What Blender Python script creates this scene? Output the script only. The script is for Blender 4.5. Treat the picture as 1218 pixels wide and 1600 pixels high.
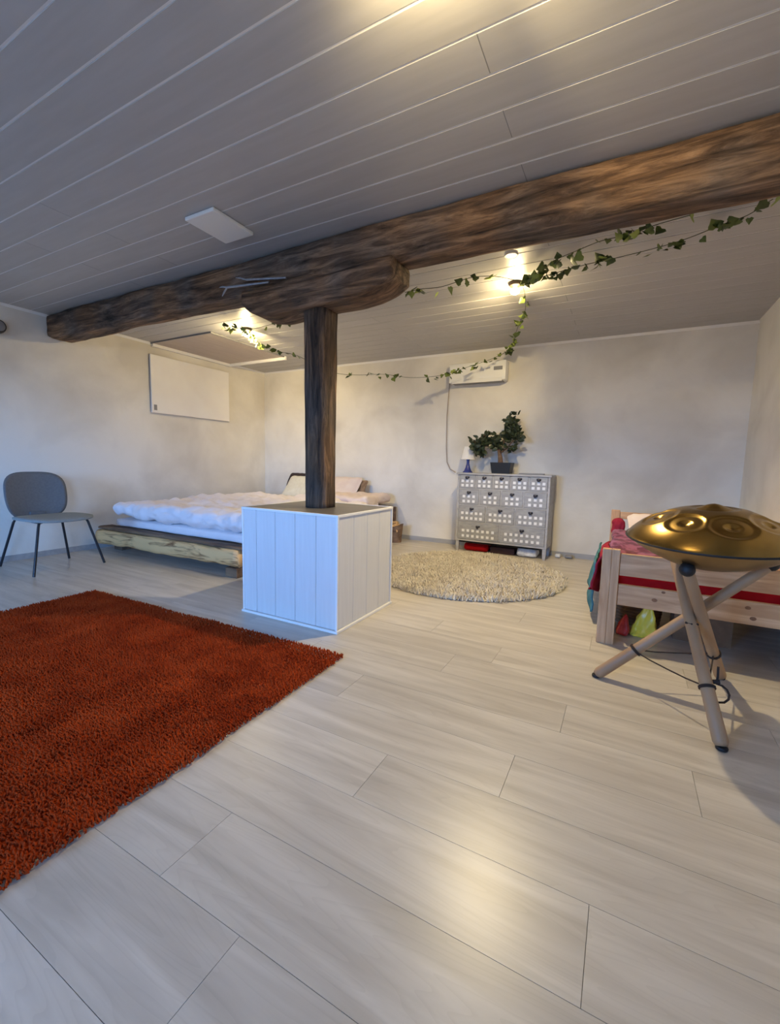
import bpy, bmesh, math, random
from mathutils import Vector, Matrix, noise
S = bpy.context.scene
for o in list(bpy.data.objects): bpy.data.objects.remove(o)
C = S.collection.objects
R = math.radians
rnd = random.Random(7)

# ------------------------------------------------------------------ camera
FPX = 676.39
YAW, PIT, ROL = R(-28.2341), R(-6.351), R(1.3155)
fw = Vector((math.sin(YAW)*math.cos(PIT), math.cos(YAW)*math.cos(PIT), math.sin(PIT)))
rt = Vector((math.cos(YAW), -math.sin(YAW), 0)); up = rt.cross(fw)
rt, up = rt*math.cos(ROL)+up*math.sin(ROL), -rt*math.sin(ROL)+up*math.cos(ROL)
EYE = Vector((0, 0, 1))
cd = bpy.data.cameras.new('camera'); cam = bpy.data.objects.new('camera', cd); C.link(cam)
m = Matrix((rt, up, -fw)).transposed().to_4x4(); m.translation = EYE; cam.matrix_world = m
cd.sensor_fit = 'VERTICAL'; cd.sensor_height = 36; cd.sensor_width = 36; cd.lens = FPX*36/1600
cd.clip_start = .02
S.camera = cam
def ray(px, py): return fw + rt*((px-609)/FPX) - up*((py-800)/FPX)
def at(px, py, ax, v):
    d = ray(px, py); i = 'xyz'.index(ax); return EYE + d*((v-EYE[i])/d[i])

# ------------------------------------------------------------------ world, lights, exposure
H = 2.3645; BACK = 5.1777; LEFT = -5.0641; RIGHT = .9781; FRONT = -3.2
W = bpy.data.worlds.new('sky'); S.world = W; W.use_nodes = True
nt = W.node_tree; nt.nodes.clear()
wo = nt.nodes.new('ShaderNodeOutputWorld'); bg = nt.nodes.new('ShaderNodeBackground')
tc = nt.nodes.new('ShaderNodeTexCoord'); sx = nt.nodes.new('ShaderNodeSeparateXYZ'); cr = nt.nodes.new('ShaderNodeValToRGB')
nt.links.new(tc.outputs['Generated'], sx.inputs[0])
mr = nt.nodes.new('ShaderNodeMapRange'); mr.inputs[1].default_value = -.2; mr.inputs[2].default_value = .6
nt.links.new(sx.outputs['Z'], mr.inputs[0]); nt.links.new(mr.outputs[0], cr.inputs[0])
e = cr.color_ramp.elements; e[0].position = .2; e[0].color = (.085, .105, .145, 1); e[1].position = 1; e[1].color = (.15, .40, 1, 1)
e2 = cr.color_ramp.elements.new(.28); e2.color = (.20, .46, 1, 1)
nt.links.new(cr.outputs[0], bg.inputs[0]); nt.links.new(bg.outputs[0], wo.inputs[0])
bg.inputs[1].default_value = 52.0

WIN = (-3.4, -1.6, .75, 2.0); WIN2 = (-2.7, -1.3, .75, 2.0)   # front wall (x range), added window in right wall (y range)
def portal(x0, x1, z0, z1, side=False):
    l = bpy.data.lights.new('daylight_portal', 'AREA'); l.shape = 'RECTANGLE'; l.size = x1-x0; l.size_y = z1-z0
    l.cycles.is_portal = True
    o = bpy.data.objects.new('daylight_portal', l); C.link(o); o.location = ((x0+x1)/2, FRONT-.17, (z0+z1)/2)
    o.rotation_euler = (R(90), 0, 0)
    if side: o.location = (RIGHT+.17, (x0+x1)/2, (z0+z1)/2); o.rotation_euler = (R(90), 0, R(90))
portal(*WIN); portal(*WIN2, True)
WARM = (1, .77, .39)
BULBS = [  # bulb centre, all-round glow power, (spot power, aim, cone, blend)
    (Vector((-.82, 3.42, H-.06)), 15, (55, (-2.6, 5.2, 1.35), 100, .8)),
    (Vector((-3.56, 3.40, H-.06)), 25, (95, (-3.5, 5.2, 1.7), 140, .9)),
    (Vector((-.52, 1.06, H-.06)), 5, (40, (.60, 2.5, 2.02), 62, .6)),
    (None, 20, (-.50, 1.25, H+.25), 155)]   # the near lamp's wash on the boards above it
DOWN = Vector((-.75, 2.98, H-.012)); DOWNW = 185
def lamp(p, w, sp_):
    l = bpy.data.lights.new('bulb_light', 'POINT'); l.energy = w; l.color = WARM; l.shadow_soft_size = .025
    o = bpy.data.objects.new('bulb_light', l); C.link(o); o.location = p-Vector((0, 0, .045))
    if not sp_: return
    l = bpy.data.lights.new('bulb_beam', 'SPOT'); l.energy = sp_[0]; l.color = WARM; l.shadow_soft_size = .025; l.spot_size = R(sp_[2]); l.spot_blend = sp_[3]
    o = bpy.data.objects.new('bulb_beam', l); C.link(o); o.location = p-Vector((0, 0, .048))
    o.rotation_euler = (Vector(sp_[1])-o.location).to_track_quat('-Z', 'Y').to_euler()
wash = BULBS.pop()
for b_ in BULBS: lamp(*b_)
l = bpy.data.lights.new('bulb_wash', 'SPOT'); l.energy = wash[1]; l.color = WARM; l.shadow_soft_size = .03; l.spot_size = R(wash[3]); l.spot_blend = .4
o = bpy.data.objects.new('bulb_wash', l); C.link(o); o.location = BULBS[2][0]-Vector((0, 0, .05)); o.rotation_euler = (Vector(wash[2])-o.location).to_track_quat('-Z', 'Y').to_euler()
l = bpy.data.lights.new('downlight_beam', 'SPOT'); l.energy = DOWNW; l.color = (1, .80, .46); l.shadow_soft_size = .03; l.spot_size = R(128); l.spot_blend = .55
o = bpy.data.objects.new('downlight_beam', l); C.link(o); o.location = DOWN-Vector((0, 0, .012))
S.view_settings.view_transform = 'Standard'; S.view_settings.look = 'None'
S.view_settings.gamma = 1; S.view_settings.use_curve_mapping = False; S.view_settings.exposure = -.20

# ------------------------------------------------------------------ helpers
def tag(o, label=None, cat=None, group=None, kind=None):
    if label: o['label'] = label
    if cat: o['category'] = cat
    if group: o['group'] = group
    if kind: o['kind'] = kind
    return o
def thing(name, label, cat, loc=(0, 0, 0), rz=0, group=None):
    o = bpy.data.objects.new(name, None); o.empty_display_size = .1; C.link(o)
    o.location = loc; o.rotation_euler = (0, 0, rz)
    return tag(o, label, cat, group)
class MB:
    def __init__(s): s.v = []; s.f = []
    def add(s, vs, fs):
        n = len(s.v); s.v += [tuple(v) for v in vs]; s.f += [tuple(i+n for i in f) for f in fs]; return s
    def box(s, x0, x1, y0, y1, z0, z1, b=0, M=None):
        if b <= 0:
            vs = [Vector((x, y, z)) for x in (x0, x1) for y in (y0, y1) for z in (z0, z1)]
            fs = [(0, 1, 3, 2), (4, 6, 7, 5), (0, 4, 5, 1), (2, 3, 7, 6), (0, 2, 6, 4), (1, 5, 7, 3)]
        else:
            bm = bmesh.new(); bmesh.ops.create_cube(bm, size=1)
            bmesh.ops.scale(bm, vec=(x1-x0, y1-y0, z1-z0), verts=bm.verts)
            bmesh.ops.bevel(bm, geom=bm.edges[:], offset=b, segments=2, profile=.5, affect='EDGES')
            bmesh.ops.translate(bm, vec=((x0+x1)/2, (y0+y1)/2, (z0+z1)/2), verts=bm.verts)
            bm.verts.index_update(); vs = [v.co.copy() for v in bm.verts]; fs = [tuple(v.index for v in f.verts) for f in bm.faces]; bm.free()
        if M: vs = [M @ v for v in vs]
        return s.add(vs, fs)
    def tube(s, pts, rad, n=10, cap=True):
        pts = [Vector(p) for p in pts]; k = len(pts)
        rr = rad if isinstance(rad, (list, tuple)) else [rad]*k
        t0 = (pts[1]-pts[0]).normalized(); a = t0.orthogonal().normalized(); vs = []
        for i, p in enumerate(pts):
            t = (pts[min(i+1, k-1)]-pts[max(i-1, 0)]).normalized()
            a = (a-t*a.dot(t)).normalized(); b = t.cross(a)
            for j in range(n):
                q = 2*math.pi*j/n; vs.append(p+(a*math.cos(q)+b*math.sin(q))*rr[i])
        fs = [(i*n+j, i*n+(j+1) % n, (i+1)*n+(j+1) % n, (i+1)*n+j) for i in range(k-1) for j in range(n)]
        if cap: fs += [tuple(range(n))[::-1], tuple((k-1)*n+j for j in range(n))]
        return s.add(vs, fs)
    def lathe(s, prof, n=32, M=None):
        vs = [Vector((r*math.cos(2*math.pi*j/n), r*math.sin(2*math.pi*j/n), z)) for r, z in prof for j in range(n)]
        if M: vs = [M @ v for v in vs]
        k = len(prof)
        fs = [(i*n+j, i*n+(j+1) % n, (i+1)*n+(j+1) % n, (i+1)*n+j) for i in range(k-1) for j in range(n)]
        fs += [tuple(range(n))[::-1], tuple((k-1)*n+j for j in range(n))]
        return s.add(vs, fs)
    def soft(s, x0, x1, y0, y1, z0, z1, r, n=24, amp=0, sc=3, seed=0, M=None, puff=0):
        bm = bmesh.new(); bmesh.ops.create_cube(bm, size=2)
        bmesh.ops.subdivide_edges(bm, edges=bm.edges[:], cuts=n, use_grid_fill=True)
        h = Vector(((x1-x0)/2, (y1-y0)/2, (z1-z0)/2)); c = Vector(((x0+x1)/2, (y0+y1)/2, (z0+z1)/2))
        for v in bm.verts:
            q = Vector([v.co[i]*h[i] for i in range(3)]); rr = [min(r, h[i]) for i in range(3)]
            inn = Vector([max(-h[i]+rr[i], min(h[i]-rr[i], q[i])) for i in range(3)])
            d = q-inn; d = Vector([d[i]/max(rr[i], 1e-6) for i in range(3)])
            if d.length > 0:
                d.normalize()
            nn = d.copy(); q = inn+Vector([d[i]*rr[i] for i in range(3)])
            if puff:
                u = abs(v.co[0]); w = abs(v.co[1]); q.z *= (1-puff*max(u, w)**3)
            p = c+q
            if amp:
                g = p*sc+Vector((seed*7.3, seed*3.1, seed))
                p = p+nn*amp*(noise.noise(g)+.5*abs(noise.noise(g*2.3))*1.6-.3+.3*noise.noise(g*4.7))
            v.co = M @ p if M else p
        bm.verts.index_update(); s.add([v.co.copy() for v in bm.verts], [tuple(v.index for v in f.verts) for f in bm.faces]); bm.free()
        return s
    def mesh(s, name, mat, smooth=False):
        me = bpy.data.meshes.new(name); me.from_pydata(s.v, [], s.f); me.update()
        if mat: me.materials.append(mat)
        if smooth:
            me.polygons.foreach_set('use_smooth', [True]*len(me.polygons))
            if smooth != 'all': me.set_sharp_from_angle(angle=R(40))
        return me
    def build(s, name, mat, parent=None, smooth=False, **k):
        o = bpy.data.objects.new(name, s.mesh(name, mat, smooth)); C.link(o)
        if parent: o.parent = parent
        return tag(o, **k)
def loft(outline_fn, us): pass

# ------------------------------------------------------------------ materials
def mat(name, col, rough=.6, col2=None, scale=(8, 8, 8), detail=4, bump=0, bscale=None, metal=0, island=0, spec=.5, coords='Object', lo=.35, hi=.7, dist=0, sheen=0, bdist=.01):
    M = bpy.data.materials.new(name); M.use_nodes = True; n = M.node_tree.nodes; L = M.node_tree.links
    b = n['Principled BSDF']; b.inputs['Base Color'].default_value = (*col, 1); b.inputs['Roughness'].default_value = rough
    b.inputs['Metallic'].default_value = metal; b.inputs['Specular IOR Level'].default_value = spec
    if sheen: b.inputs['Sheen Weight'].default_value = sheen
    if col2 or bump or island:
        t = n.new('ShaderNodeTexCoord'); mp = n.new('ShaderNodeMapping'); mp.inputs['Scale'].default_value = scale
        L.new(t.outputs[coords], mp.inputs[0])
        oi = n.new('ShaderNodeObjectInfo')
        if island:
            ad = n.new('ShaderNodeVectorMath'); ad.operation = 'ADD'; sc = n.new('ShaderNodeMath'); sc.operation = 'MULTIPLY'; sc.inputs[1].default_value = 37
            L.new(oi.outputs['Random'], sc.inputs[0]); L.new(sc.outputs[0], ad.inputs[1]); L.new(mp.outputs[0], ad.inputs[0]); vec = ad.outputs[0]
        else: vec = mp.outputs[0]
        nz = n.new('ShaderNodeTexNoise'); nz.inputs['Scale'].default_value = 1; nz.inputs['Detail'].default_value = detail; nz.inputs['Distortion'].default_value = dist
        L.new(vec, nz.inputs['Vector'])
        out = None
        if col2:
            r = n.new('ShaderNodeValToRGB'); r.color_ramp.elements[0].position = lo; r.color_ramp.elements[1].position = hi
            r.color_ramp.elements[0].color = (*col, 1); r.color_ramp.elements[1].color = (*col2, 1)
            L.new(nz.outputs['Fac'], r.inputs[0]); out = r.outputs[0]
            L.new(out, b.inputs['Base Color'])
        if island and out:
            hs = n.new('ShaderNodeHueSaturation'); ml = n.new('ShaderNodeMapRange'); ml.inputs[3].default_value = 1-island; ml.inputs[4].default_value = 1+island
            L.new(oi.outputs['Random'], ml.inputs[0]); L.new(ml.outputs[0], hs.inputs['Value']); L.new(out, hs.inputs['Color']); L.new(hs.outputs[0], b.inputs['Base Color'])
        if bump:
            bp = n.new('ShaderNodeBump'); bp.inputs['Strength'].default_value = bump; bp.inputs['Distance'].default_value = bdist
            if bscale:
                n2 = n.new('ShaderNodeTexNoise'); n2.inputs['Scale'].default_value = bscale; n2.inputs['Detail'].default_value = 5; L.new(t.outputs[coords], n2.inputs['Vector']); L.new(n2.outputs['Fac'], bp.inputs['Height'])
            else: L.new(nz.outputs['Fac'], bp.inputs['Height'])
            L.new(bp.outputs[0], b.inputs['Normal'])
    return M
def emat(name, col, s):
    M = bpy.data.materials.new(name); M.use_nodes = True; b = M.node_tree.nodes['Principled BSDF']
    b.inputs['Emission Color'].default_value = (*col, 1); b.inputs['Emission Strength'].default_value = s; b.inputs['Base Color'].default_value = (*col, 1); return M

def wood_old(name, axis, K):
    # weathered dark oak: stretched grain, cracks
    M = bpy.data.materials.new(name); M.use_nodes = True; n = M.node_tree.nodes; L = M.node_tree.links; b = n['Principled BSDF']
    t = n.new('ShaderNodeTexCoord'); mp = n.new('ShaderNodeMapping'); s = [22, 22, 22]; s[axis] = 2.6; mp.inputs['Scale'].default_value = s
    L.new(t.outputs['Object'], mp.inputs[0])
    a = n.new('ShaderNodeTexNoise'); a.inputs['Scale'].default_value = 1; a.inputs['Detail'].default_value = 8; a.inputs['Roughness'].default_value = .68; a.inputs['Distortion'].default_value = .7; L.new(mp.outputs[0], a.inputs['Vector'])
    c = n.new('ShaderNodeTexNoise'); c.inputs['Scale'].default_value = 2.3; c.inputs['Detail'].default_value = 3; L.new(t.outputs['Object'], c.inputs['Vector'])
    r = n.new('ShaderNodeValToRGB'); el = r.color_ramp.elements
    el[0].position = .33; el[0].color = (.020*K, .012*K, .008*K, 1); el[1].position = .70; el[1].color = (.46*K, .27*K, .145*K, 1)
    m_ = el.new(.5); m_.color = (.17*K, .095*K, .052*K, 1)
    L.new(a.outputs['Fac'], r.inputs[0])
    mx = n.new('ShaderNodeMix'); mx.data_type = 'RGBA'; mx.blend_type = 'MIX'
    r2 = n.new('ShaderNodeValToRGB'); r2.color_ramp.elements[0].position = .42; r2.color_ramp.elements[1].position = .64
    L.new(c.outputs['Fac'], r2.inputs[0]); L.new(r2.outputs[0], mx.inputs['Factor'])
    g = n.new('ShaderNodeHueSaturation'); g.inputs['Saturation'].default_value = .55; g.inputs['Value'].default_value = .62; L.new(r.outputs[0], g.inputs['Color'])
    L.new(r.outputs[0], mx.inputs['A']); L.new(g.outputs[0], mx.inputs['B']); L.new(mx.outputs['Result'], b.inputs['Base Color'])
    b.inputs['Roughness'].default_value = .72; b.inputs['Specular IOR Level'].default_value = .3
    bp = n.new('ShaderNodeBump'); bp.inputs['Strength'].default_value = 1; bp.inputs['Distance'].default_value = .03
    L.new(a.outputs['Fac'], bp.inputs['Height']); L.new(bp.outputs[0], b.inputs['Normal'])
    return M
OLDX, OLDZ = wood_old('old_oak_x', 0, 1.05), wood_old('old_oak_z', 2, .62)
def floor_mat():
    M = mat('laminate', (.44, .395, .335), .34, (.62, .57, .50), (1.6, 16, 3), 6, .10, None, island=.045, lo=.30, hi=.72, dist=.6, bdist=.003)
    n = M.node_tree.nodes; L = M.node_tree.links; b = n['Principled BSDF']
    # cathedral grain: bands warped by noise
    t = n['Texture Coordinate']; oi = n['Object Info']
    mp = n.new('ShaderNodeMapping'); mp.inputs['Scale'].default_value = (.9, 9, 1); L.new(t.outputs['Object'], mp.inputs[0])
    ad = n.new('ShaderNodeVectorMath'); ad.operation = 'ADD'; sc = n.new('ShaderNodeMath'); sc.operation = 'MULTIPLY'; sc.inputs[1].default_value = 91
    L.new(oi.outputs['Random'], sc.inputs[0]); L.new(sc.outputs[0], ad.inputs[1]); L.new(mp.outputs[0], ad.inputs[0])
    w = n.new('ShaderNodeTexNoise'); w.inputs['Scale'].default_value = .8; w.inputs['Detail'].default_value = 2; L.new(ad.outputs[0], w.inputs['Vector'])
    k = n.new('ShaderNodeMath'); k.operation = 'MULTIPLY'; k.inputs[1].default_value = 26; L.new(w.outputs['Fac'], k.inputs[0])
    fr = n.new('ShaderNodeMath'); fr.operation = 'FRACT'; L.new(k.outputs[0], fr.inputs[0])
    r = n.new('ShaderNodeValToRGB'); r.color_ramp.elements[0].position = 0; r.color_ramp.elements[0].color = (.90, .895, .89, 1); r.color_ramp.elements[1].position = .35; r.color_ramp.elements[1].color = (1, 1, 1, 1)
    L.new(fr.outputs[0], r.inputs[0])
    src = b.inputs['Base Color'].links[0].from_socket
    mx = n.new('ShaderNodeMix'); mx.data_type = 'RGBA'; mx.blend_type = 'MULTIPLY'; mx.inputs['Factor'].default_value = .6
    L.new(src, mx.inputs['A']); L.new(r.outputs[0], mx.inputs['B']); L.new(mx.outputs['Result'], b.inputs['Base Color'])
    return M
FLOOR = floor_mat()
CEIL = mat('ceiling_paint', (.44, .43, .425), .42, (.48, .47, .465), (3, 30, 3), 5, .12, island=.02, spec=.4, bdist=.003)
WALL = mat('limewash_plaster', (.64, .60, .53), .85, (.82, .785, .71), (1.5, 1.5, 1.5), 6, .35, 9, spec=.2, lo=.3, hi=.62, dist=.3, bdist=.012)
WHITE = mat('white_paint', (.68, .68, .68), .45, (.72, .72, .72), (40, 40, 3), 4, .05)
TRIMW = mat('trim_white', (.84, .83, .81), .5)
BASEB = mat('baseboard_grey', (.33, .33, .33), .5, (.40, .39, .38), (3, 30, 30), 4)
GREYTOP = mat('casing_top_board', (.10, .09, .083), .4, (.14, .125, .115), (3, 30, 3), 5, .08)
BLACKM = mat('black_metal', (.012, .012, .016), .4)
BLACKP = mat('black_plastic', (.01, .01, .01), .5)
SHELL = mat('chair_shell_grey', (.115, .125, .135), .55, (.14, .15, .16), (60, 60, 60), 3, .08)
SEATF = mat('seat_fabric_grey', (.24, .27, .27), .9, (.30, .33, .33), (140, 140, 140), 3, .3)
PINE = mat('pine', (.46, .26, .13), .5, (.66, .42, .24), (2.5, 26, 26), 6, .1, dist=1.2, island=.05)
PINEZ = mat('pine_upright', (.46, .26, .13), .5, (.66, .42, .24), (26, 26, 2.5), 6, .1, dist=1.2, island=.05)
KNOT = mat('pine_knot', (.20, .09, .04), .5, (.27, .13, .06), (60, 60, 60), 3)
LOG = mat('hewn_spruce_log', (.22, .10, .035), .6, (.74, .46, .20), (2.2, 17, 17), 7, .5, dist=1.6, lo=.33, hi=.47)
LOGD = mat('hewn_log_bark_edge', (.09, .05, .03), .75, (.26, .16, .09), (2.5, 18, 18), 6, .6)
SHEET = mat('pale_bedlinen', (.84, .77, .78), .9, (.88, .82, .83), (6, 6, 6), 4, .35, 14, spec=.1, sheen=.2, bdist=.02)
PILC = mat('cream_pillow_cloth', (.72, .68, .55), .9, (.78, .75, .62), (20, 20, 20), 3, .2, spec=.1)
PILP = mat('pale_pink_pillow_cloth', (.72, .60, .56), .9, (.78, .68, .63), (9, 9, 9), 3, .2, spec=.1)
DARKC = mat('dark_cloth', (.035, .02, .018), .9)
BROWNC = mat('brown_cloth', (.18, .11, .06), .9, (.28, .19, .12), (30, 30, 30), 3)
REDC = mat('dark_red_blanket_cloth', (.24, .018, .035), .9, (.36, .03, .06), (9, 9, 9), 4, .3, 30, spec=.1)
PINKC = mat('patterned_blanket_cloth', (.11, .008, .022), .9, (.27, .07, .125), (13, 13, 13), 3, .3, 20, spec=.1, sheen=.2, lo=.46, hi=.54)
REDS = mat('red_mattress_cloth', (.30, .004, .006), .8, (.36, .006, .008), (20, 20, 20), 3, .2, spec=.1)
TEAL = mat('teal_cloth', (.05, .16, .20), .9, (.10, .26, .30), (14, 14, 14), 3, .4, spec=.1)
DRESS = mat('grey_washed_dresser', (.37, .37, .385), .55, (.47, .47, .485), (10, 10, 30), 5, .05)
DRESSD = mat('dresser_drawer_grey', (.30, .305, .325), .55, (.40, .405, .42), (14, 14, 40), 5, .05)
INLAY = mat('white_inlay', (.85, .86, .88), .45)
PULL = mat('dark_pull_metal', (.06, .06, .075), .4, metal=.7)
SHADE = mat('white_lampshade', (.85, .84, .82), .7)
BLUEB = mat('cobalt_blue_ceramic', (.035, .05, .24), .25)
LEAFD = mat('dark_houseplant_leaf', (.018, .03, .012), .5, (.04, .06, .025), (30, 30, 30), 2)
BARK = mat('houseplant_bark', (.14, .08, .05), .8, (.22, .14, .09), (20, 20, 80), 4, .3)
SOIL = mat('potting_soil', (.03, .02, .015), .95)
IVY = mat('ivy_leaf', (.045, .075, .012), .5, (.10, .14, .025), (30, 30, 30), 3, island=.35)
IVYL = mat('ivy_leaf_pale_lit', (.22, .30, .05), .5, (.32, .40, .09), (30, 30, 30), 3, island=.2)  # paler leaves; bulb light on leaves by the lamps is put into this green
CORD = mat('garland_cord', (.05, .055, .02), .7)
ROPE = mat('dark_rope', (.035, .022, .016), .9)
BRASS = mat('handpan_brass', (.25, .155, .045), .24, (.40, .265, .085), (5, 5, 5), 4, .02, metal=1, bdist=.002)
BRASSB = mat('handpan_lower_shell', (.30, .20, .085), .36, (.36, .25, .11), (5, 5, 5), 4, metal=1)
BEECH = mat('beech_leg', (.33, .19, .10), .5, (.43, .27, .15), (3, 3, 3), 5, .05)
RUBBER = mat('black_rubber', (.006, .006, .008), .6)
IRON = mat('grey_wrought_iron', (.30, .30, .32), .4, (.42, .42, .45), (40, 40, 40), 3, metal=.8)
PLASTW = mat('white_plastic', (.80, .80, .78), .35)
HEATW = mat('white_heater_panel', (.82, .79, .76), .45, (.85, .83, .80), (5, 5, 5), 3)
GREYP = mat('grey_edge', (.22, .22, .23), .5)
CREAMR = mat('cream_rug_wool', (.64, .57, .46), .95, (.82, .76, .64), (11, 11, 11), 4, spec=.05)
ORUG = mat('orange_rug_wool', (.29, .036, .008), .95, (.43, .064, .014), (5, 5, 5), 5, spec=.05)
CARD = mat('cardboard_brown', (.17, .09, .045), .8, (.22, .12, .06), (20, 20, 20), 3)
YEL = mat('yellow_bag_film', (.78, .60, .05), .35, (.80, .58, .06), (20, 20, 20), 2)
REDP = mat('red_bag_film', (.40, .02, .02), .35, (.55, .04, .04), (20, 20, 20), 2)
PALEP = mat('pale_grey_bag_film', (.55, .57, .60), .35, (.75, .77, .80), (20, 20, 20), 3)
GLASS = bpy.data.materials.new('window_glass'); GLASS.use_nodes = True
gn = GLASS.node_tree.nodes; gl = GLASS.node_tree.links; tr = gn.new('ShaderNodeBsdfTransparent'); gs = gn.new('ShaderNodeBsdfGlossy'); gs.inputs['Roughness'].default_value = .02
ms = gn.new('ShaderNodeMixShader'); ms.inputs[0].default_value = .06; gl.new(tr.outputs[0], ms.inputs[1]); gl.new(gs.outputs[0], ms.inputs[2]); gl.new(ms.outputs[0], gn['Material Output'].inputs[0])
BULB = emat('lit_bulb', (1, .80, .48), 60)

# ------------------------------------------------------------------ room shell
T = .15
fl = MB().box(LEFT-T, RIGHT+T, FRONT-T, BACK+T, -.12, -.004).build('floor', mat('floor_joint_base', (.24, .21, .18), .9), kind='structure')  # darker base that shows in the plank joints
cl = MB().box(LEFT-T, RIGHT+T, FRONT-T, BACK+T, H+.0025, H+.15).build('ceiling', mat('ceiling_groove', (.86, .85, .84), .6), kind='structure')
MB().box(LEFT-T, RIGHT+T+1.0, FRONT-T-1.5, FRONT-T, 2.42, 2.52).box(RIGHT+T, RIGHT+T+1.0, FRONT-T, BACK, 2.42, 2.52).build('added_sky_blocker', mat('sky_blocker_boards', (.35, .33, .31), .8), kind='structure')  # unseen overhang, added to keep high sky light out of the windows
wl = MB().box(LEFT-T, LEFT, FRONT-T, BACK+T, -.004, H+.0025).build('wall_left', WALL, kind='structure')
wr = MB()
for (y0, y1, z0, z1) in [(FRONT-T, WIN2[0], -.004, H+.0025), (WIN2[0], WIN2[1], -.004, WIN2[2]), (WIN2[0], WIN2[1], WIN2[3], H+.0025), (WIN2[1], BACK+T, -.004, H+.0025)]: wr.box(RIGHT, RIGHT+T, y0, y1, z0, z1)
wr.build('wall_right', WALL, kind='structure')
wb = MB().box(LEFT, RIGHT, BACK, BACK+T, -.004, H+.0025).build('wall_back', WALL, kind='structure')
wf = MB()
for (x0, x1, z0, z1) in [(LEFT, WIN[0], -.004, H+.0025), (WIN[0], WIN[1], -.004, WIN[2]), (WIN[0], WIN[1], WIN[3], H+.0025), (WIN[1], RIGHT, -.004, H+.0025)]:
    wf.box(x0, x1, FRONT-T, FRONT, z0, z1)
wf.build('wall_front', WALL, kind='structure')
def opening(name, x0, x1, z0, z1, mull, side=False):
    q = lambda *a: a
    q = (lambda a, b, c, d, e, f: (RIGHT+(FRONT-d), RIGHT+(FRONT-c), a, b, e, f)) if side else q
    y0, y1 = FRONT-.11, FRONT-.05; f = MB()
    f.box(*q(x0, x1, y0, y1, z0, z0+.05)); f.box(*q(x0, x1, y0, y1, z1-.05, z1))
    f.box(*q(x0, x0+.05, y0, y1, z0+.05, z1-.05)); f.box(*q(x1-.05, x1, y0, y1, z0+.05, z1-.05))
    for k in range(1, mull): x = x0+(x1-x0)*k/mull; f.box(*q(x-.03, x+.03, y0, y1, z0+.05, z1-.05))
    r = f.build(name, TRIMW, kind='structure')
    for k in range(mull):
        a = x0+(x1-x0)*k/mull+(.05 if k == 0 else .03); b = x0+(x1-x0)*(k+1)/mull-(.05 if k == mull-1 else .03)
        MB().box(*q(a, b, FRONT-.084, FRONT-.078, z0+.05, z1-.05)).build('pane', GLASS, r)
    return r
opening('window_1', *WIN, 2); opening('added_window', *WIN2, 2, True)  # the right-wall window is unseen, added to bring blue light onto the left wall

# floor planks: rows along x, joints taken where the photo shows them
PW, PY0, PL = .2204, .5737, 1.29
JOINT = {2: 0.0, 1: -.915, 0: -.645, 4: -.265, 6: -.145, 3: -.65, 5: -1.02, 7: -.72}
k = math.floor((FRONT-PY0)/PW)
g = .0006
while PY0+k*PW < BACK:
    y0, y1 = max(FRONT, PY0+k*PW)+g, min(BACK, PY0+(k+1)*PW)-g
    j = JOINT.get(k+1, -.1-((k*.43) % 1.29))
    x = j-PL*math.ceil((j-LEFT)/PL)
    while x < RIGHT:
        a, b = max(LEFT, x)+g, min(RIGHT, x+PL)-g
        if b-a > .02 and y1-y0 > .01:
            MB().box(a-(a+b)/2, b-(a+b)/2, y0-(y0+y1)/2, y1-(y0+y1)/2, -.004, 0)
            o = MB().box((a-b)/2, (b-a)/2, (y0-y1)/2, (y1-y0)/2, -.004, 0).build('plank', FLOOR, fl)
            o.location = ((a+b)/2, (y0+y1)/2, 0)
        x += PL
    k += 1
# ceiling boards with bevelled grooves
CW, CY0 = .168, .7913
def board(a, b, y0, y1):
    hx, hy = (b-a)/2, (y1-y0)/2; e_ = .0017
    sec = [(-hy+.0045, H+.0024), (-hy+.0052, H), (hy-.0052, H), (hy-.0045, H+.0024)]
    vs = [Vector((sx_*(hx-e_), y, z)) for sx_ in (-1, 1) for y, z in sec]; n = 4
    fs = [(i, (i+1) % n, (i+1) % n+n, i+n) for i in range(n)]+[tuple(range(n))[::-1], tuple(range(n, 2*n))]
    o = MB().add(vs, fs).build('ceiling_board', CEIL, cl); o.location = ((a+b)/2, (y0+y1)/2, 0)
k = math.floor((FRONT-CY0)/CW)
while CY0+k*CW < BACK:
    y0, y1 = max(FRONT, CY0+k*CW), min(BACK, CY0+(k+1)*CW)
    cuts = {4: [-3.5, -.515], 6: [-3.5, -.515], 8: [-3.5, -.515]}.get(k, [-3.8+((k*1.37) % 1.2), -3.8+((k*1.37) % 1.2)+3.0]) if k < 9 else [-3.6, -.515] if k % 2 == 0 else [-2.2]
    if k < 9 and k not in (4, 6, 8): cuts = [-2.9 if k % 2 else -3.5] 
    xs = [LEFT]+cuts+[RIGHT]
    for a, b in zip(xs, xs[1:]):
        if y1-y0 > .02: board(a, b, y0, y1)
    for a in cuts: MB().box(a-.0016, a+.0016, y0+.006, y1-.006, H+.0006, H+.0024).build('joint', GREYP, cl)
    k += 1
MB().box(LEFT, LEFT+.012, FRONT, BACK, 0, .055).build('baseboard_left', BASEB, kind='structure')
MB().box(LEFT+.012, RIGHT-.012, BACK-.012, BACK, 0, .055).build('baseboard_back', BASEB, kind='structure')
MB().box(RIGHT-.012, RIGHT, FRONT, BACK, 0, .055).build('baseboard_right', BASEB, kind='structure')
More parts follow.
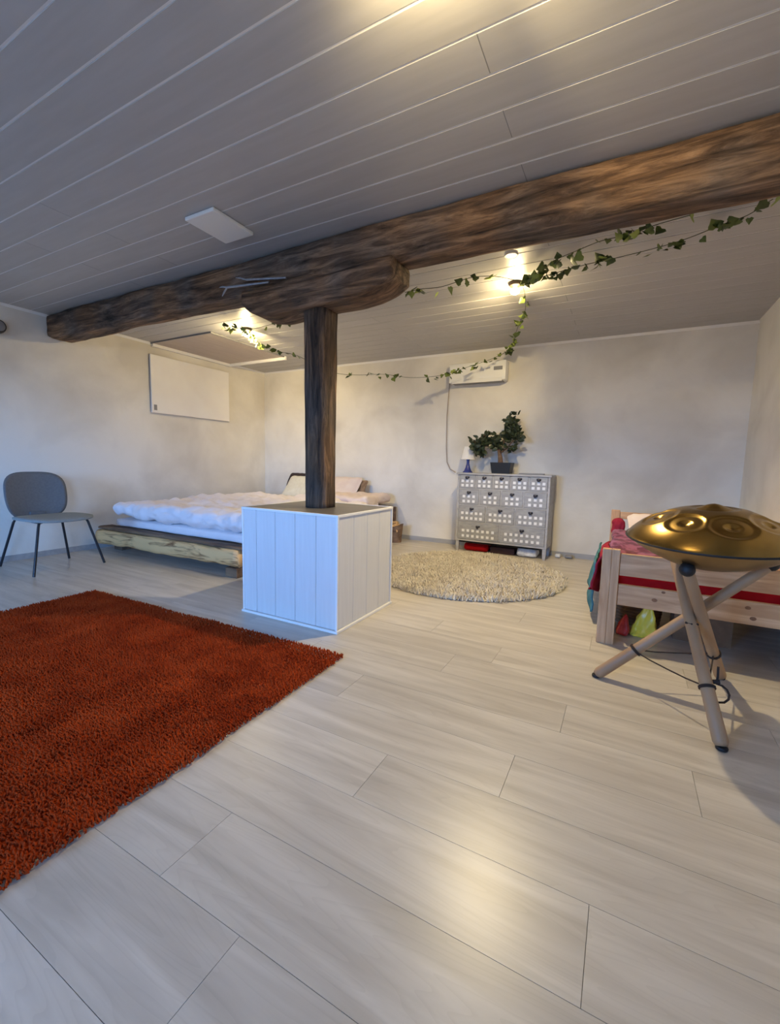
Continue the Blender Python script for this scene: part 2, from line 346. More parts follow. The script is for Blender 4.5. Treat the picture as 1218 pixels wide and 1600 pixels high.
def cove(ax):
    m_ = MB(); d = .022
    if ax == 'l': p = [(LEFT, y, z) for y in (FRONT, BACK) for z in (0, 1)]; vs = [(LEFT, FRONT, H), (LEFT, FRONT, H-d), (LEFT+d, FRONT, H), (LEFT, BACK, H), (LEFT, BACK, H-d), (LEFT+d, BACK, H)]
    elif ax == 'b': vs = [(LEFT, BACK, H), (LEFT, BACK, H-d), (LEFT, BACK-d, H), (RIGHT, BACK, H), (RIGHT, BACK, H-d), (RIGHT, BACK-d, H)]
    else: vs = [(RIGHT, FRONT, H), (RIGHT, FRONT, H-d*.5), (RIGHT-d*.5, FRONT, H), (RIGHT, BACK, H), (RIGHT, BACK, H-d*.5), (RIGHT-d*.5, BACK, H)]
    return m_.add(vs, [(0, 1, 2), (3, 5, 4), (0, 3, 4, 1), (1, 4, 5, 2), (0, 2, 5, 3)])
cove('l').build('trim_1', TRIMW, kind='structure'); cove('b').build('trim_2', TRIMW, kind='structure'); cove('r').build('trim_3', WALL, kind='structure')

# ------------------------------------------------------------------ old timbers
def timber(sections, n=20, amp=.012, seed=0, sq=5):
    """sections: (centre, halfU, halfV, U axis, V axis) lofted superellipse cross-sections with hewn unevenness"""
    mb = MB(); vs = []
    for c, hu, hv, U, V in sections:
        c = Vector(c)
        for j in range(n):
            q = 2*math.pi*(j+.5)/n; cu, cv = math.cos(q), math.sin(q)
            s_ = (abs(cu)**sq+abs(cv)**sq)**(-1/sq)
            p = c+U*(hu*cu*s_)+V*(hv*cv*s_)
            nn = (U*cu+V*cv).normalized()
            g_ = Vector((p.x*1.7, p.y*6, p.z*6)) if abs(U.x) < .5 else Vector((p.x*6, p.y*6, p.z*1.7))
            vs.append(p+nn*amp*(noise.noise(g_+Vector((seed, 0, 0)))+.5*noise.noise(g_*3.1)))
    k_ = len(sections)
    fs = [(i*n+j, i*n+(j+1) % n, (i+1)*n+(j+1) % n, (i+1)*n+j) for i in range(k_-1) for j in range(n)]
    fs += [tuple(range(n))[::-1], tuple((k_-1)*n+j for j in range(n))]
    return mb.add(vs, fs)
Y_, Z_, X_ = Vector((0, 1, 0)), Vector((0, 0, 1)), Vector((1, 0, 0))
secs = []
N = 110
for i in range(N+1):
    x = LEFT+.02+(RIGHT-LEFT-.03)*i/N
    low = 2.125+.012*noise.noise(Vector((x*1.3, 2, 0)))-.008*math.sin(x*2.1)
    if i < 3: low += (3-i)**2*.004
    top = H-.006; secs.append(((x, 2.345+.008*noise.noise(Vector((x*.9, 7, 1))), (top+low)/2), .093, (top-low)/2, Y_, Z_))
beam = timber(secs, 36, .013, 3, 9).build('ceiling_beam', OLDX, smooth='all')
tag(beam, 'long dark hand-hewn oak beam crossing under the white boarded ceiling', 'beam')
prof = [(-2.335, 2.03), (-2.29, 1.985), (-2.22, 1.955), (-2.10, 1.935), (-1.95, 1.945), (-1.7, 1.955), (-1.5, 1.955), (-1.38, 1.965), (-1.30, 1.985), (-1.25, 2.005), (-1.205, 2.035)]
secs = []
for i in range(41):
    x = -2.335+1.13*i/40
    for (a, za), (b, zb) in zip(prof, prof[1:]):
        if a <= x <= b+1e-6: low = za+(zb-za)*(x-a)/(b-a)
    top = 2.128-.012*math.sin(i*.3)
    secs.append(((x, 2.305, (low+top)/2), .118, (top-low)/2, Y_, Z_))
tag(timber(secs, 36, .005, 9, 10).build('wooden_corbel', OLDX, smooth='all'), 'short curved-end oak saddle block between the post and the beam', 'corbel')
secs = []
for i in range(41):
    z = .701+1.262*i/40; hw = .091+.012*max(0, (z-1.6))+.002*math.sin(z*5)
    secs.append(((-1.795+.004*math.sin(z*3), 2.345, z), hw*.94, hw, X_, Y_))
tag(timber(secs, 24, .008, 5, 4).build('wooden_post', OLDZ, smooth='all'), 'weathered dark oak post rising from the white panelled plinth', 'post')
# iron cramps leaning on the corbel ledge
def cramp(p0, p1, tips, label):
    m_ = MB(); p0, p1 = Vector(p0), Vector(p1)
    m_.tube([p0, p0.lerp(p1, .5), p1], [.008, .009, .007], 8)
    for q in tips: m_.tube([p0, p0.lerp(Vector(q), .6)+Vector((0, 0, .004)), q], [.006, .006, .0025], 8)
    tag(m_.build('iron_cramp', IRON, smooth=True), label, 'tool', 'iron cramps on the corbel')
p = at(385, 437, 'y', 2.20)
cramp(p, at(447, 434, 'y', 2.20), [at(368, 434, 'y', 2.19)], 'straight grey iron cramp, upper of two, lying against beam above the corbel')
cramp(at(355, 449, 'y', 2.19), at(420, 441, 'y', 2.20), [at(343, 449, 'y', 2.18), at(347, 463, 'y', 2.18)], 'grey iron cramp with a forked tip, lower of two, beside the corbel end')

# ------------------------------------------------------------------ casing round the post foot
BX0, BX1, BY0, BY1, BH = -2.1766, -1.4144, 2.0102, 2.6782, .6994
cs = thing('post_casing', 'white panelled square plinth around the foot of the oak post', 'plinth', ((BX0+BX1)/2, (BY0+BY1)/2, 0))
cx, cy = cs.location.x, cs.location.y
xs = [BX0+.008, BX0+.122, BX0+.282, BX0+.442, BX0+.602, BX1-.008]; xs = [v-cx for v in xs]
for a, b in zip(xs, xs[1:]):
    MB().box(a+.0012, b-.0012, BY0+.006-cy, BY0+.02-cy, .018, BH-.014, .002).build('panel_board', WHITE, cs)
    MB().box(a+.0012, b-.0012, BY1-.02-cy, BY1-.006-cy, .018, BH-.014, .002).build('panel_board', WHITE, cs)
ys = [BY0+.022+(BY1-BY0-.044)*i/4-cy for i in range(5)]
for a, b in zip(ys, ys[1:]):
    MB().box(BX1-.02-cx, BX1-.006-cx, a+.0012, b-.0012, .018, BH-.014, .002).build('panel_board', WHITE, cs)
    MB().box(BX0+.006-cx, BX0+.02-cx, a+.0012, b-.0012, .018, BH-.014, .002).build('panel_board', WHITE, cs)
hx, hy = (BX1-BX0)/2, (BY1-BY0)/2
MB().box(-hx+.012, hx-.012, -hy+.012, hy-.012, BH-.012, BH, .001).build('top_panel', GREYTOP, cs, label='grey-brown board top')
MB().box(-hx+.021, hx-.021, -hy+.021, hy-.021, .002, BH-.013).build('core', BASEB, cs)
for sx_ in (-1, 1):
    for sy_ in (-1, 1):
        a = sx_*hx; b = sy_*hy
        MB().box(min(a, a-sx_*.014), max(a, a-sx_*.014), min(b, b-sy_*.014), max(b, b-sy_*.014), .0, BH-.002, .003).build('corner_trim', TRIMW, cs)
e_ = .012
for z0, z1 in ((0, .016), (BH-.013, BH+.002)):
    d = .006 if z0 == 0 else .001
    MB().box(-hx-d, hx+d, -hy-d, -hy+e_, z0, z1, .002).build('edge_trim', TRIMW, cs)
    MB().box(-hx-d, hx+d, hy-e_, hy+d, z0, z1, .002).build('edge_trim', TRIMW, cs)
    MB().box(hx-e_, hx+d, -hy+e_, hy-e_, z0, z1, .002).build('edge_trim', TRIMW, cs)
    MB().box(-hx-d, -hx+e_, -hy+e_, hy-e_, z0, z1, .002).build('edge_trim', TRIMW, cs)

# ------------------------------------------------------------------ rugs
def tufts(test, x0, x1, y0, y1, sp, h, w, mesh_name, material, parent, lean=.6, seed=1, base=.006, **kw):
    r_ = random.Random(seed); v = []; f = []; y = y0
    while y < y1:
        x = x0
        while x < x1:
            px, py = x+r_.uniform(-.5, .5)*sp, y+r_.uniform(-.5, .5)*sp
            if test(px, py):
                a = r_.uniform(0, 6.283); n = len(v); nz = noise.noise(Vector((px*9, py*9, seed)))
                l = h*(1+.35*nz)*r_.uniform(.75, 1.15); lx = lean*l*(math.cos(a)*.7+nz); ly = lean*l*(math.sin(a)*.7-.35)
                ww = w*r_.uniform(.8, 1.3)
                for q in (0, 2.094, 4.189): v.append((px+ww*math.cos(a+q), py+ww*math.sin(a+q), base))
                for q in (0, 2.094, 4.189): v.append((px+lx*.6+ww*.7*math.cos(a+q), py+ly*.6+ww*.7*math.sin(a+q), base+l*.65))
                v.append((px+lx, py+ly, base+l))
                for i in range(3):
                    k2 = (i+1) % 3; f.append((n+i, n+k2, n+3+k2, n+3+i)); f.append((n+3+i, n+3+k2, n+6))
            x += sp
        y += sp
    me = bpy.data.meshes.new(mesh_name); me.from_pydata(v, [], f); me.materials.append(material); me.polygons.foreach_set('use_smooth', [True]*len(f))
    o = bpy.data.objects.new(mesh_name, me); C.link(o); o.parent = parent; tag(o, kind='stuff'); return o
RX0, RX1, RY0, RY1 = -3.42, -1.18, .02, 1.76
rg = thing('orange_rug', 'large rectangular shaggy burnt-orange rug on the pale laminate floor', 'rug')
def redge(x, y):
    return RX0+.008 < x < RX1-.012+.012*noise.noise(Vector((0, y*3, 1)))-.02*(y-.9)*.5 and RY0 < y < RY1+.012*noise.noise(Vector((x*3, 0, 1)))+.03*(x+2.3)/1.1
MB().box(RX0+.02, RX1-.04, RY0, RY1-.05, 0, .008, .003).build('backing', ORUG, rg)
tufts(redge, RX0, RX1+.02, RY0, RY1+.05, .0088, .016, .0042, 'pile', ORUG, rg, seed=4)
rr = thing('round_rug', 'round fluffy cream rug on the floor in front of the dresser', 'rug', (-1.235, 3.835, 0))
m_ = MB().lathe([(.0, .001), (.84, .001), (.852, .008), (.0, .01)], 64); m_.build('backing', CREAMR, rr)
def rtest(x, y):
    a = math.atan2(y, x); return x*x+y*y < (.868+.01*noise.noise(Vector((math.cos(a)*3, math.sin(a)*3, 0))))**2
tufts(rtest, -.9, .9, -.9, .9, .0145, .042, .0065, 'pile', CREAMR, rr, lean=.8, seed=8)

# ------------------------------------------------------------------ chair
ch = thing('grey_chair', 'grey shell chair with padded seat and black metal legs by left wall', 'chair', (-4.52, 1.96, 0))
def cp(x, y, z): return Vector((x+4.52, y-1.96, z))
st = MB()
nu, nv = 28, 28
def seat_pt(u, v, dz):
    # u along depth (x, -1 back..1 front), v along width (y)
    su = abs(u)**2.6; sv = abs(v)**2.6; k_ = max(1e-6, (su+sv))
    return u, v
def superdisc(mb, cx_, cy_, ax_, ay_, z0f, z1f, n=40, rings=9, p=3.2, M=None):
    vs = []; fs = []
    for side in (0, 1):
        for i in range(rings+1):
            r_ = i/rings
            for j in range(n):
                q = 2*math.pi*j/n; c_, s_ = math.cos(q), math.sin(q); k_ = (abs(c_)**p+abs(s_)**p)**(-1/p)
                x, y = cx_+ax_*r_*c_*k_, cy_+ay_*r_*s_*k_
                z = (z1f if side else z0f)(r_*c_*k_, r_*s_*k_, r_)
                vs.append(M @ Vector((x, y, z)) if M else Vector((x, y, z)))
    off = (rings+1)*n
    for i in range(rings):
        for j in range(n):
            a, b, c, d = i*n+j, i*n+(j+1) % n, (i+1)*n+(j+1) % n, (i+1)*n+j
            fs.append((off+a, off+d, off+c, off+b)); fs.append((a, b, c, d))
    for j in range(n): fs.append((rings*n+j, rings*n+(j+1) % n, off+rings*n+(j+1) % n, off+rings*n+j))
    return mb.add(vs, fs)
SZ = .478
top = lambda u, v, r_: SZ-.004-.014*r_**6+.008*v*v-.018*max(0, u-.3)**2
bot = lambda u, v, r_: SZ-.048+.014*r_**4+.008*v*v-.018*max(0, u-.3)**2
superdisc(st, .06, .0, .25, .265, bot, top).build('seat', SEATF, ch, smooth='all', label='light grey fabric seat pad')
# backrest: rounded rectangular shell curved round the sitter, standing at the wall side
bk = MB()
def back_pt(u, v, t):
    # u width -1..1 -> y ; v height -1..1 -> z ; t offset along depth
    y = .243*u*(1-.09*max(0, -v)**1.3); z = .637+.215*v; x = -.245-.055*(v+1)*.5+.055*u*u+t
    return Vector((x, y, z))
def shell(mb, t0, t1, n=56, rings=10, p=3.5):
    vs = []; fs = []
    for t in (t0, t1):
        for i in range(rings+1):
            r_ = i/rings
            for j in range(n):
                q = 2*math.pi*j/n; c_, s_ = math.cos(q), math.sin(q); k_ = (abs(c_)**p+abs(s_)**p)**(-1/p)
                tt = t*(1-.8*r_**8); vs.append(back_pt(r_*c_*k_, r_*s_*k_, tt))
    off = (rings+1)*n
    for i in range(rings):
        for j in range(n):
            a, b, c, d = i*n+j, i*n+(j+1) % n, (i+1)*n+(j+1) % n, (i+1)*n+j
            fs.append((off+a, off+b, off+c, off+d)); fs.append((a, d, c, b))
    for j in range(n): fs.append((rings*n+(j+1) % n, rings*n+j, off+rings*n+j, off+rings*n+(j+1) % n))
    return mb.add(vs, fs)
shell(bk, -.008, .008).build('backrest', SHELL, ch, smooth='all', label='dark grey moulded backrest')
nk = MB(); nk.box(-.262, -.225, -.06, .06, .43, .49, .006); nk.build('back_bracket', SHELL, ch)
for (fx, fy), (tx, ty) in (((-4.21, 1.68), (-4.275, 1.765)), ((-4.28, 2.27), (-4.335, 2.165)), ((-4.74, 2.19), (-4.70, 2.125)), ((-4.87, 1.70), (-4.73, 1.775))):
    f_, t_ = cp(fx, fy, .006), cp(tx, ty, .436); i_ = Vector((0, 0, .436))
    MB().tube([f_, f_.lerp(t_, .93), t_.lerp(i_, .03)+Vector((0, 0, .002)), t_.lerp(i_, .12), t_.lerp(i_, .45)], .0105, 10).build('leg', BLACKM, ch, smooth=True)
MB().tube([cp(-4.71, 1.79, .436), cp(-4.29, 1.78, .436)], .010, 8).build('seat_rail', BLACKM, ch, smooth=True)
MB().tube([cp(-4.69, 2.12, .436), cp(-4.35, 2.15, .436)], .010, 8).build('seat_rail', BLACKM, ch, smooth=True)

# ------------------------------------------------------------------ big log bed
bd = thing('log_bed', 'low double bed on a frame of rough hewn yellow logs in corner', 'bed', (-3.8, 3.8, 0))
def P(x, y, z): return Vector((x+3.8, y-3.8, z))
def log(a, b, hu, hv, name, material, seed, sq=3.2, n_=40, amp=.012, label=None):
    a, b = P(*a), P(*b); d = (b-a).normalized(); U = d.cross(Z_).normalized(); V = U.cross(d)
    mb = MB(); vs = []; n = 18
    for i in range(n_+1):
        c = a.lerp(b, i/n_)
        for j in range(n):
            q = 2*math.pi*(j+.5)/n; cu, cv = math.cos(q), math.sin(q); s_ = (abs(cu)**sq+abs(cv)**sq)**(-1/sq)
            p_ = c+U*hu*cu*s_+V*hv*cv*s_; g_ = p_*4+Vector((seed, seed*2, 0)); vs.append(p_+(U*cu+V*cv)*amp*(noise.noise(g_)+.5*noise.noise(g_*3)))
    fs = [(i*n+j, i*n+(j+1) % n, (i+1)*n+(j+1) % n, (i+1)*n+j) for i in range(n_) for j in range(n)]+[tuple(range(n))[::-1], tuple(n_*n+j for j in range(n))]
    mb.add(vs, fs).build(name, material, bd, smooth='all', label=label)
log((-4.94, 2.60, .155), (-2.83, 2.60, .165), .05, .075, 'side_rail', LOG, 1, label='pale yellow hewn log with dark knots')
log((-4.94, 2.66, .25), (-2.80, 2.66, .25), .085, .018, 'rail_top', LOGD, 2, amp=.006, label='dark bark-edged plank on top of the log')
log((-2.72, 2.66, .165), (-2.72, 5.0, .165), .05, .07, 'side_rail', LOG, 3)
log((-4.94, 2.78, .165), (-4.94, 5.0, .165), .05, .07, 'side_rail', LOG, 4)
log((-4.94, 5.08, .165), (-2.62, 5.08, .165), .05, .07, 'end_rail', LOG, 5)
for a, b in (((-4.95, 2.56, .19), (-4.95, 2.74, .19)), ((-2.72, 2.56, .19), (-2.72, 2.70, .19))): pass
for x, y in ((-4.80, 2.74), (-2.90, 2.60), (-2.90, 4.9), (-4.8, 4.9), (-3.8, 3.7)):
    MB().box(x+3.8-.07, x+3.8+.07, y-3.8-.05, y-3.8+.05, 0, .085, .008).build('foot', LOGD, bd)
for i in range(9):
    y = 2.85+i*.25; MB().box(-4.9+3.8, -2.75+3.8, y-3.8, y-3.8+.1, .222, .24).build('slat', PINE, bd)
MB().box(-4.9+3.8, -2.66+3.8, 5.09-3.8, 5.13-3.8, .24, .43, .006).build('headboard', LOGD, bd, label='dark low headboard plank')
mt = MB().soft(-4.78, -2.72, 2.66, 5.05, .268, .362, .04, 20, .006, 4, 2).build('bed_mattress', SHEET, smooth='all')
tag(mt, 'pale mattress in white sheet lying on the hewn log bed', 'mattress')
dv = MB(); dv.soft(-4.80, -2.68, 2.63, 4.80, .376, .535, .078, 90, .046, 3.2, 5)
dv = dv.build('duvet', SHEET, smooth='all'); tag(dv, 'rumpled pale lilac-white duvet spread over the log bed', 'duvet')
def pillow(c, s, rot, material, label, seed, name='pillow', amp=.012):
    M = Matrix.Translation(c) @ Matrix.Rotation(R(rot[2]), 4, 'Z') @ Matrix.Rotation(R(rot[0]), 4, 'X') @ Matrix.Rotation(R(rot[1]), 4, 'Y')
    mb = MB(); mb.soft(-s[0]/2, s[0]/2, -s[1]/2, s[1]/2, -s[2]/2, s[2]/2, s[2]*.5, 20, amp, 5, seed, None, .72)
    o = mb.build(name, material, smooth='all'); o.matrix_world = M; return tag(o, label, 'pillow')
pc = pillow((-4.10, 4.93, .62), (.62, .44, .14), (52, 0, 0), PILC, 'cream pillow leaning at the head of the bed, left of post', 3)
pillow((-4.20, 5.05, .635), (.62, .44, .08), (62, 0, 0), DARKC, 'dark pillow mostly hidden behind the cream pillow on the bed', 14, 'dark_pillow')
pillow((-3.50, 4.95, .63), (.66, .46, .15), (48, 0, 2), PILP, 'pale pink pillow on the bed to the right of the post', 6)
pillow((-3.17, 5.06, .66), (.16, .22, .05), (66, 0, -10), BROWNC, 'small brown cushion tucked behind the pale pink pillow', 9, 'small_cushion')
log((-2.655, 5.10, .24), (-2.655, 5.10, .585), .045, .045, 'corner_post', LOGD, 12, n_=10, label='dark corner post')
tag(MB().soft(-3.45, -2.70, 4.42, 5.06, .485, .60, .055, 30, .03, 4, 31).build('folded_blanket', PILP, smooth='all'), 'pale pink blanket heaped at the head end of bed, right of post', 'blanket')
# log basket beside the bed
bs = thing('log_basket', 'low dark basket of split firewood logs by back wall beside bed', 'basket', (-2.565, 4.90, 0))
m_ = MB(); n = 28
vs = []; fs = []
for r_, z in ((.10, .0), (.12, .22), (.126, .225), (.112, .225), (.095, .012)):
    for j in range(n): vs.append((r_*math.cos(2*math.pi*j/n), r_*.78*math.sin(2*math.pi*j/n), z+(.0 if z < .1 else .02*math.cos(4*math.pi*j/n))))
for i in range(4):
    for j in range(n): fs.append((i*n+j, i*n+(j+1) % n, (i+1)*n+(j+1) % n, (i+1)*n+j))
fs += [tuple(range(n))[::-1], tuple(4*n+j for j in range(n))]
m_.add(vs, fs).build('basket_body', LOGD, bs)
for i in range(5):
    a = (-.06+.03*i); MB().tube([(a, -.07, .15+.03*(i % 2)), (a+.01, .07, .17+.03*(i % 2))], .024, 9).build('split_log', LOG, bs, smooth=True)

# ------------------------------------------------------------------ left wall heater panel, ceiling cover, AC, speaker, hatch
hp = thing('heater_panel', 'flat white rectangular heating panel mounted high on left wall', 'heater', (LEFT, 3.867, 1.888))
MB().box(.022, .042, -.578, .578, -.340, .340, .004).build('panel', HEATW, hp)
MB().box(.003, .022, -.565, .565, -.327, .327, .002).build('frame', GREYP, hp)
MB().box(.0421, .0432, -.555, -.515, -.31, -.245).build('label_plate', GREYP, hp)
MB().box(.0, .0035, -.3, .3, -.2, .2).build('mount', GREYP, hp)
cc = thing('ceiling_cover', 'small flat white square cover plate on the near ceiling boards', 'cover plate', (-2.18, 1.885, H))
MB().box(-.118, .118, -.145, .145, -.022, -.001, .005).build('cover_plate', PLASTW, cc)
MB().box(-.10, .10, -.128, .128, -.004, 0, .001).build('backplate', GREYP, cc)
ac = thing('air_conditioner', 'white wall-mounted air conditioning unit high on back wall', 'air conditioner', (-1.60, BACK, 2.08))
MB().box(-.34, .34, -.15, -.002, -.105, .12, .018).build('body', PLASTW, ac, smooth=True)
MB().box(-.30, .30, -.154, -.149, -.115, -.075, .002).build('air_flap', PLASTW, ac)
MB().box(-.30, .30, -.14, -.03, -.113, -.104, .001).build('outlet', GREYP, ac)
MB().box(.20, .30, -.1535, -.1500, .01, .05, .001).build('display', GREYP, ac)
cb = MB().tube([at(706, 590, 'y', 5.165), at(702, 600, 'y', 5.168), at(698, 650, 'y', 5.168), at(697, 700, 'y', 5.168), at(698, 722, 'y', 5.166), at(703, 733, 'y', 5.16), at(711, 738, 'y', 5.15)], .006, 8)
tag(cb.build('power_cable', mat('beige_cable', (.36, .30, .25), .5), smooth=True), 'thin beige cable running down back wall from air conditioner to dresser', 'cable')
sp = thing('wall_speaker', 'black rounded speaker high on left wall at the photo edge', 'speaker', (LEFT, 1.86, 2.14))
m_ = MB(); M90 = Matrix.Rotation(R(90), 4, 'Y'); m_.lathe([(.04, 0), (.06, .01), (.062, .06), (.055, .085), (.03, .095), (.004, .097)], 28, M90); m_.build('speaker_body', BLACKP, sp, smooth=True)
MB().lathe([(.045, .0), (.045, .09), (.02, .099), (.002, .1)], 24, M90).build('grille', GREYP, sp, smooth=True)
ht = thing('ceiling_hatch', 'boarded ceiling hatch with a pale frame in the far left corner', 'hatch', (-4.53, 3.9, H))
for i in range(6):
    a = -.50+i*(1.0/6); MB().box(a+.001, a+1/6-.001, -.57, .57, -.010, -.0005, .002).build('board', mat('hatch_board', (.46, .38, .33), .5, (.52, .44, .38), (30, 3, 3), 4) if i == 0 else bpy.data.materials['hatch_board'], ht)
for a, h_, m_ in (((-.525, .525, -.585, -.571), .014, GREYP), ((-.525, .525, .571, .60), .045, TRIMW), ((-.525, -.495, -.571, .571), .045, TRIMW), ((.501, .515, -.571, .571), .014, GREYP)):
    MB().box(*a, -h_, -.0005, .002).build('frame_strip', m_, ht)

# ------------------------------------------------------------------ ceiling lamps
lab = ['bare warm bulb lamp on ceiling wound with ivy, nearer the air conditioner', 'bare warm bulb lamp on ceiling near the hatch, behind the corbel', 'bare warm bulb lamp on ceiling near the camera, above the frame']
for (p, w, w2), lb in zip(BULBS, lab):
    t = thing('ceiling_lamp', lb, 'lamp', (p.x, p.y, H), 0, 'ceiling bulbs')
    MB().lathe([(.05, 0), (.05, -.012), (.042, -.024), (.02, -.03), (.018, -.032), (.014, -.034)], 24).build('lamp_holder', mat('bronze_holder', (.12, .08, .05), .5) if 'bronze_holder' not in bpy.data.materials else bpy.data.materials['bronze_holder'], t, smooth=True)
    zk = .55
    MB().lathe([(.012, -.062*zk), (.016, -.075*zk), (.03, -.10*zk), (.034, -.118*zk), (.030, -.136*zk), (.018, -.148*zk), (.003, -.152*zk)], 24).build('bulb', BULB, t, smooth=True)

t = thing('recessed_downlight', 'small round recessed downlight in ceiling just behind the oak beam', 'lamp', (DOWN.x, DOWN.y, H))
MB().lathe([(.030, -.001), (.030, -.006), (.042, -.007), (.044, -.001)], 28).build('trim_ring', TRIMW, t, smooth=True)
MB().lathe([(.030, -.001), (.029, -.005), (.003, -.006)], 28)  .build('bulb', emat('lit_downlight', (1, .85, .6), 6), t, smooth=True)

# ------------------------------------------------------------------ dresser
DX0, DX1, DY, DZ = -1.705, -.682, 4.828, .918
dd = .33
ds = thing('dresser', 'light grey dresser of fourteen drawers dotted with small white squares', 'dresser', ((DX0+DX1)/2, DY+dd/2, 0))
ox = (DX0+DX1)/2; hw = (DX1-DX0)/2; fy = -dd/2
zb = .125
MB().box(-hw-.012, hw+.012, fy-.014, dd/2, DZ-.022, DZ, .004).build('top', DRESS, ds)
cm = MB(); cm.box(-hw, -hw+.022, fy, dd/2, zb, DZ-.022); cm.box(hw-.022, hw, fy, dd/2, zb, DZ-.022); cm.box(-hw+.022, hw-.022, dd/2-.012, dd/2, zb, DZ-.022); cm.box(-hw+.022, hw-.022, fy, dd/2-.012, zb, zb+.02)
zr = [DZ-.022, .735, .548, .348, zb+.02]
rows = [5, 4, 3, 2]
for z in zr[1:-1]: cm.box(-hw+.022, hw-.022, fy, dd/2-.012, z-.007, z+.007)
for (zt, zl), n in zip(zip(zr, zr[1:]), rows):
    for i in range(1, n): x = -hw+.022+(2*hw-.044)*i/n; cm.box(x-.007, x+.007, fy, dd/2-.012, zl+.007, zt-.007)
cm.build('carcass', DRESS, ds)
sqm = {5: (3, 2), 4: (3, 2), 3: (5, 2), 2: (7, 2)}
for (zt, zl), n in zip(zip(zr, zr[1:]), rows):
    zt2 = zt-(.009 if zt < .85 else .003); zl2 = zl+.009 if zl > .2 else zl+.003
    for i in range(n):
        a = -hw+.022+(2*hw-.044)*i/n+(.009 if i else .003); b = -hw+.022+(2*hw-.044)*(i+1)/n-(.009 if i < n-1 else .003)
        d = MB().box(a, b, fy-.004, fy+.20, zl2, zt2, .002).build('drawer', DRESSD, ds)
        mx_ = (a+b)/2; nx, nz_ = sqm[n]; pt_ = {5: .055, 4: .058, 3: .055, 2: .058}[n]; s_ = .0150
        for ix in range(nx):
            for iz in range(nz_):
                x = mx_+(ix-(nx-1)/2)*pt_; z = zl2+(zt2-zl2)*.20+iz*(zt2-zl2)*.33
                MB().box(x-s_, x+s_, fy-.0065, fy-.0035, z-s_, z+s_, .0).build('square_inlay', INLAY, d)
        h_ = MB(); zc = zt2-(zt2-zl2)*.20; h_.lathe([(.004, 0), (.006, .012), (.016, .018), (.018, .026), (.010, .032), (.002, .033)], 14, Matrix.Translation((mx_, fy-.003, zc)) @ Matrix.Rotation(R(90), 4, 'X'))
        h_.box(mx_-.024, mx_+.024, fy-.008, fy-.003, zc-.008, zc+.014, .001)
        h_.build('drawer_pull', PULL, d, smooth=True)
for sx_ in (-1, 1):
    for yy in (fy+.004, dd/2-.045):
        a = sx_*(hw-.022); vs = [];
        m_ = MB(); m_.box(a-.019, a+.019, yy, yy+.038, .055, zb, .002)
        m_.add([(a-.019, yy, .056), (a+.019, yy, .056), (a+.019, yy+.038, .056), (a-.019, yy+.038, .056), (a-.012, yy+.006, 0), (a+.012, yy+.006, 0), (a+.012, yy+.032, 0), (a-.012, yy+.032, 0)], [(0, 1, 5, 4), (1, 2, 6, 5), (2, 3, 7, 6), (3, 0, 4, 7), (4, 5, 6, 7), (0, 3, 2, 1)])
        m_.build('leg', DRESS, ds)
q = MB()
for i in range(2): q.box(-hw+.04, hw-.04, fy+.002, fy+.014, zb-.018, zb, .002)
q.build('apron', DRESS, ds)
# things on it
tl = thing('table_lamp', 'small table lamp with white cone shade and blue base on dresser', 'lamp', (-1.645, 4.99, DZ))
MB().lathe([(.058, 0), (.058, .008), (.045, .02), (.028, .06), (.018, .10), (.016, .135), (.022, .16), (.02, .165)], 28).build('lamp_base', BLUEB, tl, smooth=True, label='cobalt blue flared base')
MB().lathe([(.084, .155), (.050, .305), (.046, .305), (.080, .157)], 32).build('lamp_shade', SHADE, tl, smooth=True)
pl = thing('potted_plant', 'bushy dark-leaved houseplant in black square pot on dresser', 'plant', (-1.235, 4.98, DZ))
q = MB(); w0, w1 = .098, .115
q.add([(-w0, -.08, 0), (w0, -.08, 0), (w0, .08, 0), (-w0, .08, 0), (-w1, -.095, .125), (w1, -.095, .125), (w1, .095, .125), (-w1, .095, .125), (-w1+.008, -.087, .125), (w1-.008, -.087, .125), (w1-.008, .087, .125), (-w1+.008, .087, .125), (-w1+.01, -.085, .105), (w1-.01, -.085, .105), (w1-.01, .085, .105), (-w1+.01, .085, .105)],
      [(3, 2, 1, 0)]+[(i, (i+1) % 4, (i+1) % 4+4, i+4) for i in range(4)]+[(i+4, (i+1) % 4+4, (i+1) % 4+8, i+8) for i in range(4)]+[(i+8, (i+1) % 4+8, (i+1) % 4+12, i+12) for i in range(4)]+[(12, 13, 14, 15)])
q.build('pot', BLACKP, pl)
MB().box(-.1, .1, -.08, .08, .095, .108, .003).build('soil', SOIL, pl)
q = MB()
def W3(px, py, y=4.98): v = at(px, py, 'y', y); return v-Vector((-1.235, 4.98, DZ))
base = W3(782, 722); q.tube([base-Vector((0, 0, .04)), W3(781, 712), W3(779, 703)], [.03, .024, .018], 10)
br = [[(780, 705), (768, 698), (758, 697), (750, 702)], [(780, 705), (776, 695), (772, 685)], [(780, 705), (786, 692), (792, 680), (798, 668), (800, 658)], [(781, 708), (792, 700), (800, 690), (806, 678)], [(750, 702), (744, 695), (741, 688)], [(758, 697), (758, 688), (756, 680)]]
for b in br: q.tube([W3(*p_, 4.98+rnd.uniform(-.03, .03)) for p_ in b], .007, 7)
q.build('stem', BARK, pl, smooth=True)
lf = MB()
